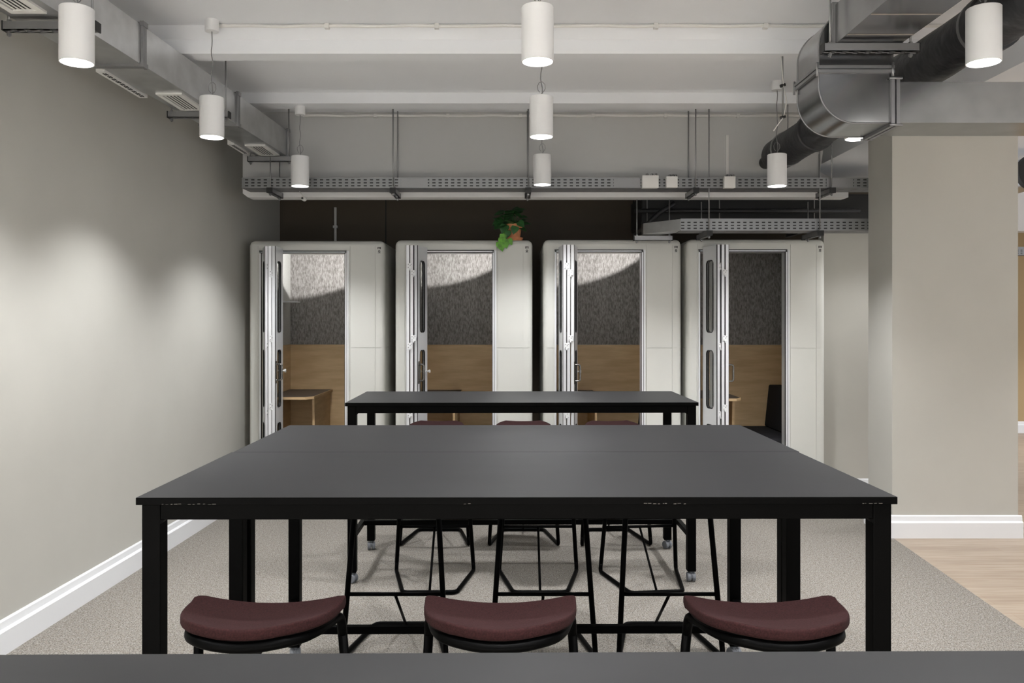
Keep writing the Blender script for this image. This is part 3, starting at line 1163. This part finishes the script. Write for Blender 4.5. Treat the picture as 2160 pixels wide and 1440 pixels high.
# the rows go on above the camera; strong ones behind it are added fill
for Y, pw in ((1.75, 1.0), (0.35, 1.2), (-1.05, 27.0), (-2.45, 27.0)):
    for (x, w) in ((-1.78, 'left'), (0.03, 'middle'), (1.22, 'right')):
        make_pendant(x, Y, 2.547, ZC, 'white cylinder pendant above the frame, %s row, %s the camera' % (w, 'just before' if Y > 1 else 'over' if Y > 0 else 'added as fill one step behind' if Y > -2 else 'added as fill two steps behind'), ENERGY * pw, 118 if pw < 2 else 96)


make_pendant(3.10, 6.22, 2.50, 2.87, 'white cylinder pendant hidden behind the column, before the alcove wall', ENERGY * 0.45)


# ------------------------------------------------------------------ left duct
def XR(Y):
    return -1.733 + 0.045 * (Y - 6.227)


DZ0, DZ1, DW = 2.793, 2.988, 0.235
t = thing('ventilation_duct', 'long rectangular galvanised duct running along the left wall', 'duct', (0, 0, 0))
b = NB()
prism(b, [(XR(0.3) - DW, 0.3), (XR(0.3), 0.3), (XR(6.24), 6.24), (XR(6.24) - DW, 6.24)], 'z', DZ0, DZ1)
obj('duct_body', b, M['steel'], t)
for Y in (2.75, 4.0, 5.22, 6.22):
    b = NB()
    w, e = 0.028, 0.012
    for dy in (-0.011, 0.011):
        x1, x0 = XR(Y) + e, XR(Y) - DW - e
        y0, y1 = Y + dy - 0.009, Y + dy + 0.009
        box(b, x1 - e, x1, y0, y1, DZ0 - e, DZ1 + e)
        box(b, x0, x0 + e, y0, y1, DZ0 - e, DZ1 + e)
        box(b, x0 + e, x1 - e, y0, y1, DZ0 - e, DZ0)
        box(b, x0 + e, x1 - e, y0, y1, DZ1, DZ1 + e)
    for zz in (DZ0 - 0.004, DZ1 + 0.004):
        box(b, XR(Y) - 0.002, XR(Y) + e + 0.004, Y - 0.026, Y + 0.026, zz - 0.012, zz + 0.012)
    obj('flange', b, M['strut'], t)
for Y in (3.12, 4.67, 5.99):
    xc = XR(Y) - DW / 2 + 0.01
    b = NB()
    hw, hl = 0.073, 0.185
    z0, z1 = DZ0 - 0.010, DZ0
    for (a0, a1, c0, c1) in ((-hw, -hw + 0.024, -hl, hl), (hw - 0.024, hw, -hl, hl), (-hw + 0.024, hw - 0.024, -hl, -hl + 0.03), (-hw + 0.024, hw - 0.024, hl - 0.03, hl)):
        box(b, xc + a0, xc + a1, Y + c0, Y + c1, z0, z1)
    n = 5
    for k in range(n):
        xx = xc - hw + 0.024 + (2 * hw - 0.048) * (k + 0.5) / n
        box(b, xx - 0.0045, xx + 0.0045, Y - hl + 0.03, Y + hl - 0.03, z0 + 0.004, z0 + 0.006)
    gr = obj('air_grille', b, M['plastic'], t, label='white air grille')
    b = NB()
    box(b, xc - hw + 0.02, xc + hw - 0.02, Y - hl + 0.02, Y + hl - 0.02, DZ0 - 0.0025, DZ0 - 0.0005)
    obj('grille_core', b, M['slot'], gr)
for (Ya, Yb_) in ((4.07, 4.55), (5.75, 6.08)):
    b = NB()
    xs = XR((Ya + Yb_) / 2) - DW
    box(b, xs - 0.048, xs - 0.003, Ya, Yb_, DZ0 - 0.012, DZ0 + 0.06)
    sv = obj('slot_vent', b, M['plastic'], t, label='slim white slot vent')
    b = NB()
    n = int((Yb_ - Ya) / 0.045)
    for k in range(n):
        y = Ya + 0.02 + (Yb_ - Ya - 0.04) * (k + 0.5) / n
        for xx in (xs - 0.012, xs - 0.024):
            box(b, xx - 0.004, xx + 0.004, y - 0.015, y + 0.015, DZ0 - 0.0135, DZ0 - 0.0115)
    obj('vent_slots', b, M['slot'], sv)


def unistrut(bm, x0, x1, yc, z, axis='x'):
    """Open channel with a row of slots below."""
    h, w = 0.036, 0.04
    def bx(a0, a1, c0, c1, z0, z1):
        if axis == 'x':
            box(bm, a0, a1, yc + c0, yc + c1, z0, z1)
        else:
            box(bm, yc + c0, yc + c1, a0, a1, z0, z1)
    bx(x0, x1, -w / 2, -w / 2 + 0.003, z, z + h)
    bx(x0, x1, w / 2 - 0.003, w / 2, z, z + h)
    n = max(3, int((x1 - x0) / 0.05))
    for k in range(n):
        a = x0 + (x1 - x0) * k / n
        bx(a, a + (x1 - x0) / n * 0.55, -w / 2, w / 2, z, z + 0.003)
    bx(x0, x1, -w / 2, -w / 2 + 0.012, z, z + 0.003)
    bx(x0, x1, w / 2 - 0.012, w / 2, z, z + 0.003)


def hanger(label, ends, strut, zs, ztop, axis, group):
    """A strut carried by threaded rods. strut = (a0, a1, fixed)."""
    a0, a1, fx = strut
    if axis == 'x':
        t = thing('strut_hanger', label, 'hanger', ((a0 + a1) / 2, fx, zs), 0, group)
    else:
        t = thing('strut_hanger', label, 'hanger', (fx, (a0 + a1) / 2, zs), 0, group)
    c = (a0 + a1) / 2
    b = NB()
    unistrut(b, a0 - c, a1 - c, 0, 0, axis)
    obj('strut', b, M['strut'], t)
    for e, q0, q1 in ((a0, -0.006, 0.0), (a1, 0.0, 0.006)):
        b = NB()
        if axis == 'x':
            box(b, e - c + q0, e - c + q1, -0.022, 0.022, -0.002, 0.038)
        else:
            box(b, -0.022, 0.022, e - c + q0, e - c + q1, -0.002, 0.038)
        obj('end_cap', b, M['gasket'], t)
    for (e, zt) in ends:
        b = NB()
        p = (e - c, 0) if axis == 'x' else (0, e - c)
        tube(b, [(p[0], p[1], -0.022), (p[0], p[1], zt - zs)], 0.0048, 8)
        for zz in (-0.012, 0.042):
            lathe(b, [(0.0, zz - 0.005), (0.010, zz - 0.005), (0.010, zz + 0.005), (0.0, zz + 0.005)], 6, (p[0], p[1], 0))
        obj('threaded_rod', b, M['rod'], t)
    return t


GH = 'strut hangers under the left duct'
for (Y, xa, xb_, py, lab) in ((3.40, 18, 205, 66, 'slotted steel strut under the left duct by the nearest lamp'),
                              (4.852, 357, 483, 249, 'slotted steel strut under the left duct by its second lamp'),
                              (6.16, 530, 614, 341, 'slotted steel strut under the far end of the left duct')):
    x0, x1 = PX(xa, Y), PX(xb_, Y)
    if x0 > XR(Y) - DW - 0.03:
        x0 = XR(Y) - DW - 0.04
    z = PZ(py, Y)
    z = min(z, DZ0 - 0.040)
    hanger(lab, ((x0 + 0.014, ZC), (max(x1 - 0.02, XR(Y) + 0.03), ZC)), (x0, max(x1, XR(Y) + 0.055), Y), z, ZC, 'x', GH)

# ------------------------------------------------------------------ right duct: overhead run, elbow, side run
EY0, EY1 = 3.745, 4.023
EZ0, EZT = 2.4414, 2.985
EX0, EX1 = 1.425, 1.773
t = thing('elbow_duct', 'big galvanised duct with a rounded elbow turning to the right overhead', 'duct', (0, 0, 0))
b = NB()
pts = [(EX1, EZ0)]
rb = 0.175
for k in range(13):
    a = R1(270 - 90 * k / 12)
    pts.append((EX0 + rb + rb * math.cos(a), EZ0 + rb + rb * math.sin(a)))
rt = 0.17
for k in range(13):
    a = R1(180 - 62 * k / 12)
    pts.append((EX0 + rt * 1.3 + rt * 1.3 * math.cos(a), 2.80 + rt * 1.1 * math.sin(a)))
pts += [(EX1, EZT)]
prism(b, pts, 'y', EY0, EY1)
obj('elbow_body', b, M['shaded_steel'], t, 25)
b = NB()
n = len(pts)
for y in (EY0, EY1):                        # folded seam along both curved edges
    tube(b, [(p[0], y, p[1]) for p in pts[:-1]], 0.004, 6)
obj('seam', b, M['strut'], t)
b = NB()
box(b, 1.476, 1.773, 0.3, EY0 - 0.002, 2.787, 2.966)
for k in range(14):
    y = 0.5 + k * 0.235
    if y < EY0 - 0.05:
        prism(b, [(y - 0.004, 2.787), (y, 2.7835), (y + 0.004, 2.787)], 'x', 1.478, 1.771)
obj('overhead_run', b, M['shaded_steel'], t)
b = NB()
RZ1 = 2.635
box(b, EX1 + 0.002, 5.6, EY0 + 0.004, EY1 - 0.004, EZ0 + 0.004, RZ1)
obj('side_run', b, M['shaded_steel'], t)


def flange_x(x, lab=None):
    b = NB()
    for dx in (-0.012, 0.012):
        e = 0.014
        box(b, x + dx - 0.008, x + dx + 0.008, EY0 - e, EY0 + 0.004, EZ0 - e, RZ1 + e)
        box(b, x + dx - 0.008, x + dx + 0.008, EY1 - 0.004, EY1 + e, EZ0 - e, RZ1 + e)
        box(b, x + dx - 0.008, x + dx + 0.008, EY0, EY1, EZ0 - e, EZ0 + 0.004)
        box(b, x + dx - 0.008, x + dx + 0.008, EY0, EY1, RZ1, RZ1 + e)
    for y in (EY0 - 0.014, EY1 + 0.014):
        for z in (EZ0 - 0.01, RZ1 + 0.012):
            tube(b, [(x - 0.03, y, z), (x + 0.03, y, z)], 0.006, 6)
    obj('flange', b, M['strut'], t)


flange_x(EX1 + 0.004)
b = NB()
zf = PZ(147, EY0)
for dz in (-0.010, 0.010):
    e = 0.014
    box(b, EX0 - e, EX1 + 0.0, EY0 - e, EY0, zf + dz - 0.007, zf + dz + 0.007)
    box(b, EX0 - e, EX0, EY0, EY1 + e, zf + dz - 0.007, zf + dz + 0.007)
for (x, y) in ((EX0 - 0.012, EY0 - 0.012), (EX0 - 0.012, EY1 + 0.012), (EX1 - 0.01, EY0 - 0.014)):
    tube(b, [(x, y, zf - 0.035), (x, y, zf + 0.03)], 0.006, 6)
obj('flange', b, M['strut'], t)
b = NB()
for dy in (-0.010, 0.010):
    e = 0.013
    y0, y1 = EY0 - 0.05 + dy - 0.007, EY0 - 0.05 + dy + 0.007
    box(b, 1.476 - e, 1.476, y0, y1, 2.787 - e, 2.966 + e)
    box(b, 1.773, 1.773 + e, y0, y1, 2.787 - e, 2.966 + e)
    box(b, 1.476, 1.773, y0, y1, 2.787 - e, 2.787)
    box(b, 1.476, 1.773, y0, y1, 2.966, 2.966 + e)
obj('flange', b, M['strut'], t)
zs = PZ(133, 3.66)
hanger('slotted steel strut under the overhead run of the elbow duct', ((1.436, ZC), (1.80, ZC)), (1.405, 1.83, 3.64), 2.735, ZC, 'x', None)

# ------------------------------------------------------------------ black insulated pipe
t = thing('insulated_pipe', 'thick black insulated pipe running back beside the duct elbow', 'pipe', (1.984, 0, 2.761))
b = NB()
pr = 0.118


def pipe_k(y):
    q = max(0.0, min(1.0, (5.9 - y) / 2.2))
    return q * q * (3 - 2 * q)


def pipe_dx(y):
    return 0.119 * pipe_k(y)


def pipe_dz(y):
    return 0.069 * pipe_k(y)


path, rad = [], []
for k in range(48):
    y = 0.3 + (6.02 - 0.3) * k / 47
    path.append((0.004 * math.sin(k * 0.9) + pipe_dx(y), y, 0.003 * math.cos(k * 1.3) + pipe_dz(y)))
    rad.append(pr * (1 + 0.018 * math.sin(k * 1.7) + 0.012 * math.sin(k * 0.6)))
path += [(0, 6.06, 0), (0, 6.085, 0)]
rad += [pr * 0.92, pr * 0.72]
tube(b, path, rad, 28)
obj('pipe_body', b, M['rubber'], t)
b = NB()
tube(b, [(0, 6.08, 0), (0, YBH - 0.001, 0)], 0.05, 16)
obj('pipe_stub', b, M['rubber'], t)
for y in (2.55, 3.53, 4.45, 5.33):
    b = NB()
    lathe(b, [(pr * 0.97, y - 0.035), (pr * 1.10, y - 0.030), (pr * 1.12, y), (pr * 1.10, y + 0.030), (pr * 0.97, y + 0.035)], 32, (pipe_dx(y), 0, pipe_dz(y)), 'y')
    obj('collar', b, M['rubber'], t, 40)
for y in (2.59, 3.58, 5.80):
    b = NB()
    lathe(b, [(pr * 1.04, y - 0.010), (pr * 1.07, y - 0.010), (pr * 1.07, y + 0.010), (pr * 1.04, y + 0.010)], 32, (pipe_dx(y), 0, pipe_dz(y)), 'y')
    tube(b, [(pipe_dx(y), y, pipe_dz(y) + pr * 1.02), (pipe_dx(y), y, ZC - 2.762)], 0.0048, 8)
    obj('pipe_clamp', b, M['rod'], t, 40, label='steel clamp with hanging rod')
# lone hanging rod with black ties and a pale cable
t = thing('hanging_rod', 'thin hanging rod with black cable ties left of the duct elbow', 'rod', (PX(1650, 4.56), 4.56, 0))
b = NB()
zt, z0 = ZC, PZ(250, 4.56)
tube(b, [(0, 0, zt), (0.004, 0, z0)], 0.0052, 8)
obj('rod', b, M['rod'], t)
b = NB()
for z in (zt - 0.012, PZ(180, 4.56), PZ(247, 4.56)):
    tube(b, [(-0.012, -0.003, z - 0.006), (0.016, -0.003, z + 0.004)], 0.009, 8)
obj('cable_tie', b, M['gasket'], t)
b = NB()
tube(b, [(0.006, -0.008, zt - 0.02), (-0.010, -0.008, PZ(120, 4.56)), (0.004, -0.008, PZ(180, 4.56)), (0.022, -0.008, PZ(215, 4.56)), (0.006, -0.008, PZ(246, 4.56)), (-0.05, -0.004, PZ(276, 4.56))], 0.003, 6)
obj('cable', b, M['plastic'], t)


# ------------------------------------------------------------------ cable trays
def tray(loc, x0, x1, D, H, label):
    t = thing('cable_tray', label, 'cable tray', loc)
    L_ = x1 - x0
    b = NB()
    box(b, x0, x1, 0, 0.0025, 0.002, H)
    box(b, x0, x1, 0, 0.010, H, H + 0.003)
    obj('front_flange', b, M['tray'], t)
    b = NB()
    box(b, x0, x1, D - 0.0025, D, 0.002, H)
    obj('rear_flange', b, M['tray'], t)
    b = NB()
    box(b, x0, x1, 0, D, 0, 0.002)
    n = int(L_ / 0.1)
    for k in range(n):
        x = x0 + L_ * (k + 0.5) / n
        prism(b, [(x - 0.02, -0.0008), (x + 0.002, -0.0008), (x + 0.02, -0.003), (x - 0.004, -0.003)], 'y', 0.04, D - 0.04)
    obj('tray_bed', b, M['tray_dark'], t)
    b = NB()
    for k in range(1, int(L_ / 1.6) + 1):
        x = x0 + 1.6 * k - 0.3
        if x > x1 - 0.2:
            continue
        box(b, x - 0.10, x + 0.10, -0.003, -0.0005, 0.010, H - 0.006)
        for s in (-0.05, 0.05):
            lathe(b, [(0.0, -0.006), (0.006, -0.006), (0.006, -0.002), (0.0, -0.002)], 8, (x + s, 0, H / 2), 'y')
    obj('splice_plate', b, M['strut'], t)
    return t


T1Y, T1Z, T1H = 6.065, 2.522, 0.076
tray((0, T1Y, T1Z), PX(510, T1Y), 2.86, 0.20, T1H, 'long perforated steel cable tray running the width of the bulkhead')
T2Y, T2Z, T2H = 6.10, 2.206, 0.088
t2 = tray((0, T2Y, T2Z), PX(1436, T2Y), 2.86, 0.20, T2H, 'lower perforated cable tray above the third and fourth booths')
b = NB()
xq = PX(1436, T2Y)
prism(b, [(xq, 0.0), (xq, 0.20), (xq - 0.10, 0.36), (xq - 0.24, 0.36), (xq - 0.24, 0.27)], 'z', 0.003, T2H)
obj('tray_cover', b, M['steel'], t2, label='plain closed end piece')
GT = 'strut hangers of the cable trays'
for (px, lab) in ((572, 'strut hanger of the long cable tray near the left wall'),
                  (830, 'strut hanger of the long cable tray above the second booth'),
                  (1114, 'strut hanger of the long cable tray behind the middle lamps'),
                  (1466, 'strut hanger of the long cable tray between the second and third junction boxes'),
                  (1752, 'strut hanger of the long cable tray next to the column')):
    x = PX(px, T1Y)
    hanger(lab, ((T1Y - 0.022, 2.755 if px == 572 else ZC), (T1Y + 0.222, 2.79 if px == 572 else ZC if px != 1752 else T1Z + 0.3)), (T1Y - 0.04, T1Y + 0.238, x), T1Z - 0.0405, ZC, 'y', GT)
for (px, lab) in ((1494, 'strut hanger of the lower tray above the left side of the fourth booth'),
                  (1727, 'strut hanger of the lower tray above the right side of the fourth booth')):
    x = PX(px, T2Y)
    hanger(lab, ((T2Y - 0.022, ZC), (T2Y + 0.222, T2Z + 0.25)), (T2Y - 0.04, T2Y + 0.30, x), T2Z - 0.041, ZC, 'y', GT)
x = xq - 0.12
hanger('strut hanger below the closed end of the lower tray', ((x - 0.16, 2.50), (x + 0.10, 2.50)), (x - 0.18, x + 0.12, T2Y + 0.34), T2Z - 0.041, ZC, 'x', GT)
for (xa, xb_, ya, yb_, lab) in ((1355, 1389, 370, 396, 'largest white junction box on the long cable tray'),
                                (1406, 1429, 372, 395, 'middle-sized white junction box beside the largest one on the cable tray'),
                                (1528, 1551, 372, 396, 'white junction box below the vertical trunking on the cable tray')):
    Y = T1Y - 0.05
    x0, x1, z0, z1 = PX(xa, Y), PX(xb_, Y), PZ(yb_, Y), PZ(ya, Y)
    t = thing('junction_box', lab, 'junction box', ((x0 + x1) / 2, Y, z0), 0, 'junction boxes on the cable tray')
    b = NB()
    w, h = (x1 - x0) / 2, z1 - z0
    box(b, -w, w, 0.008, 0.0495, 0, h, 0.004, 2)
    obj('box_body', b, M['plastic'], t, 40)
    b = NB()
    box(b, -w - 0.0015, w + 0.0015, -0.004, 0.008, -0.0015, h + 0.0015, 0.004, 2)
    obj('box_lid', b, M['plastic'], t, 40)
    b = NB()
    for s in (-0.5, 0.1, 0.6):
        tube(b, [(s * w, 0.03, h - 0.003), (s * w + 0.004, 0.03, h + 0.016), (s * w + 0.02, 0.05, h + 0.022), (s * w + 0.03, 0.09, h + 0.004)], 0.0035, 6)
    obj('cable', b, M['cable'], t)
# small white sensor under the tray
Y = 6.20
t = thing('security_camera', 'small white camera hanging under the cable tray near the left wall', 'camera', (PX(641, Y), Y, PZ(419, Y)))
b = NB()
lathe(b, [(0.0, -0.030), (0.014, -0.030), (0.018, -0.024), (0.018, 0.02), (0.010, 0.028), (0.0, 0.028)], 16, (0, 0, 0), 'y')
obj('camera_body', b, M['plastic'], t, 40)
b = NB()
lathe(b, [(0.0, -0.033), (0.008, -0.033), (0.008, -0.029), (0.0, -0.029)], 12, (-0.004, 0, 0), 'y')
obj('lens', b, M['gasket'], t, 40)
b = NB()
tube(b, [(0, 0, 0.012), (-0.035, 0, T1Z - PZ(419, Y) - 0.002)], 0.0035, 6)
obj('arm', b, M['plastic'], t)

# ------------------------------------------------------------------ dark plant behind the bulkhead
t = thing('ceiling_unit', 'black air handling unit in the dark gap above the third and fourth booths', 'ventilation unit', (0, 0, 0))
b = NB()
box(b, 1.10, 3.40, 6.85, 7.45, 2.33, 2.60, 0.01, 1)
obj('unit_body', b, M['dark_unit'], t)
b = NB()
tube(b, [(1.02, 6.72, 2.44), (2.9, 6.72, 2.44)], 0.018, 8)
tube(b, fillet([(1.35, 6.70, 2.50), (1.22, 6.70, 2.42), (1.10, 6.70, 2.30)], 0.04), 0.02, 8)
obj('hose', b, M['rubber'], t)
for x in (1.14, 1.75, 2.55):
    b = NB()
    tube(b, [(x, 6.80, 2.30), (x, 6.80, ZC)], 0.005, 6)
    obj('threaded_rod', b, M['rod'], t)
for x in (1.14, 1.75, 2.55):
    b = NB()
    box(b, x - 0.02, x + 0.02, 6.78, 7.45, 2.295, 2.33)
    obj('support_rail', b, M['strut'], t)
# round duct glimpsed past the column
t = thing('spiral_duct', 'round silver duct with a dark rim glimpsed past the right side of the column', 'duct', (PX(2186, 7.6), 7.6, PZ(362, 7.6)))
b = NB()
lathe(b, [(0.153, 0.0), (0.157, 0.0), (0.157, 1.5), (0.153, 1.5), (0.153, 0.01)], 36, (0, 0, 0), 'y')
lathe(b, [(0.0, 0.35), (0.153, 0.35), (0.153, 0.36), (0.0, 0.36)], 36, (0, 0, 0), 'y')
obj('duct_body', b, M['steel'], t, 40)
b = NB()
lathe(b, [(0.153, -0.01), (0.172, -0.01), (0.172, 0.05), (0.158, 0.05), (0.158, 0.0), (0.153, 0.0)], 36, (0, 0, 0), 'y')
obj('rim', b, M['gasket'], t, 40)
b = NB()
tube(b, [(0, 0.3, 0.155), (0, 0.3, ZC - PZ(362, 7.6) - 0.002)], 0.006, 8)
tube(b, [(0, 1.2, 0.155), (0, 1.2, ZC - PZ(362, 7.6) - 0.002)], 0.006, 8)
obj('threaded_rod', b, M['rod'], t)
Yt = 10.0
tray((0, Yt, PZ(538, Yt)), 5.4, 8.5, 0.15, 0.10, 'short cable tray glimpsed past the right side of the column')
t = thing('strut_hanger', 'strut hanger of the tray glimpsed past the column', 'hanger', (6.6, Yt, PZ(538, Yt) - 0.04))
b = NB()
unistrut(b, -0.06, 0.22, 0, 0, 'y')
obj('strut', b, M['strut'], t)
b = NB()
tube(b, [(0, -0.04, -0.02), (0, -0.04, ZC - PZ(538, Yt) + 0.04)], 0.005, 8)
obj('threaded_rod', b, M['rod'], t)

# unseen lamps added to brighten the far area and bounce up to the ceiling
for (x, y) in ((5.2, 5.2), (6.6, 9.0), (5.2, 1.8)):
    make_pendant(x, y, 2.55, ZC, 'added white cylinder fill pendant beyond the column, %s' % ('opposite it' if 5 < y < 6 else 'by the far wall' if y > 8 else 'level with the near table'), ENERGY * 2.6)

# ------------------------------------------------------------------ daylight fill from the open office, camera
w = bpy.data.worlds.new('office_light')
SC.world = w
w.use_nodes = True
w.node_tree.nodes['Background'].inputs[0].default_value = (0.95, 0.975, 1.0, 1)
w.node_tree.nodes['Background'].inputs[1].default_value = 0.7
cam = bpy.data.cameras.new('camera')
cam.sensor_width = 36
cam.lens = F / 2160 * 36
cam.shift_y = -(720 - HY) / 2160
cam.clip_start = 0.05
co = bpy.data.objects.new('camera', cam)
COL.objects.link(co)
co.location = (0, 0, CAMZ)
co.rotation_euler = (PI / 2, 0, 0)
SC.camera = co
SC.view_settings.view_transform = 'Standard'
SC.view_settings.look = 'None'
SC.view_settings.gamma = 1
SC.view_settings.use_curve_mapping = False
SC.view_settings.exposure = 0.58
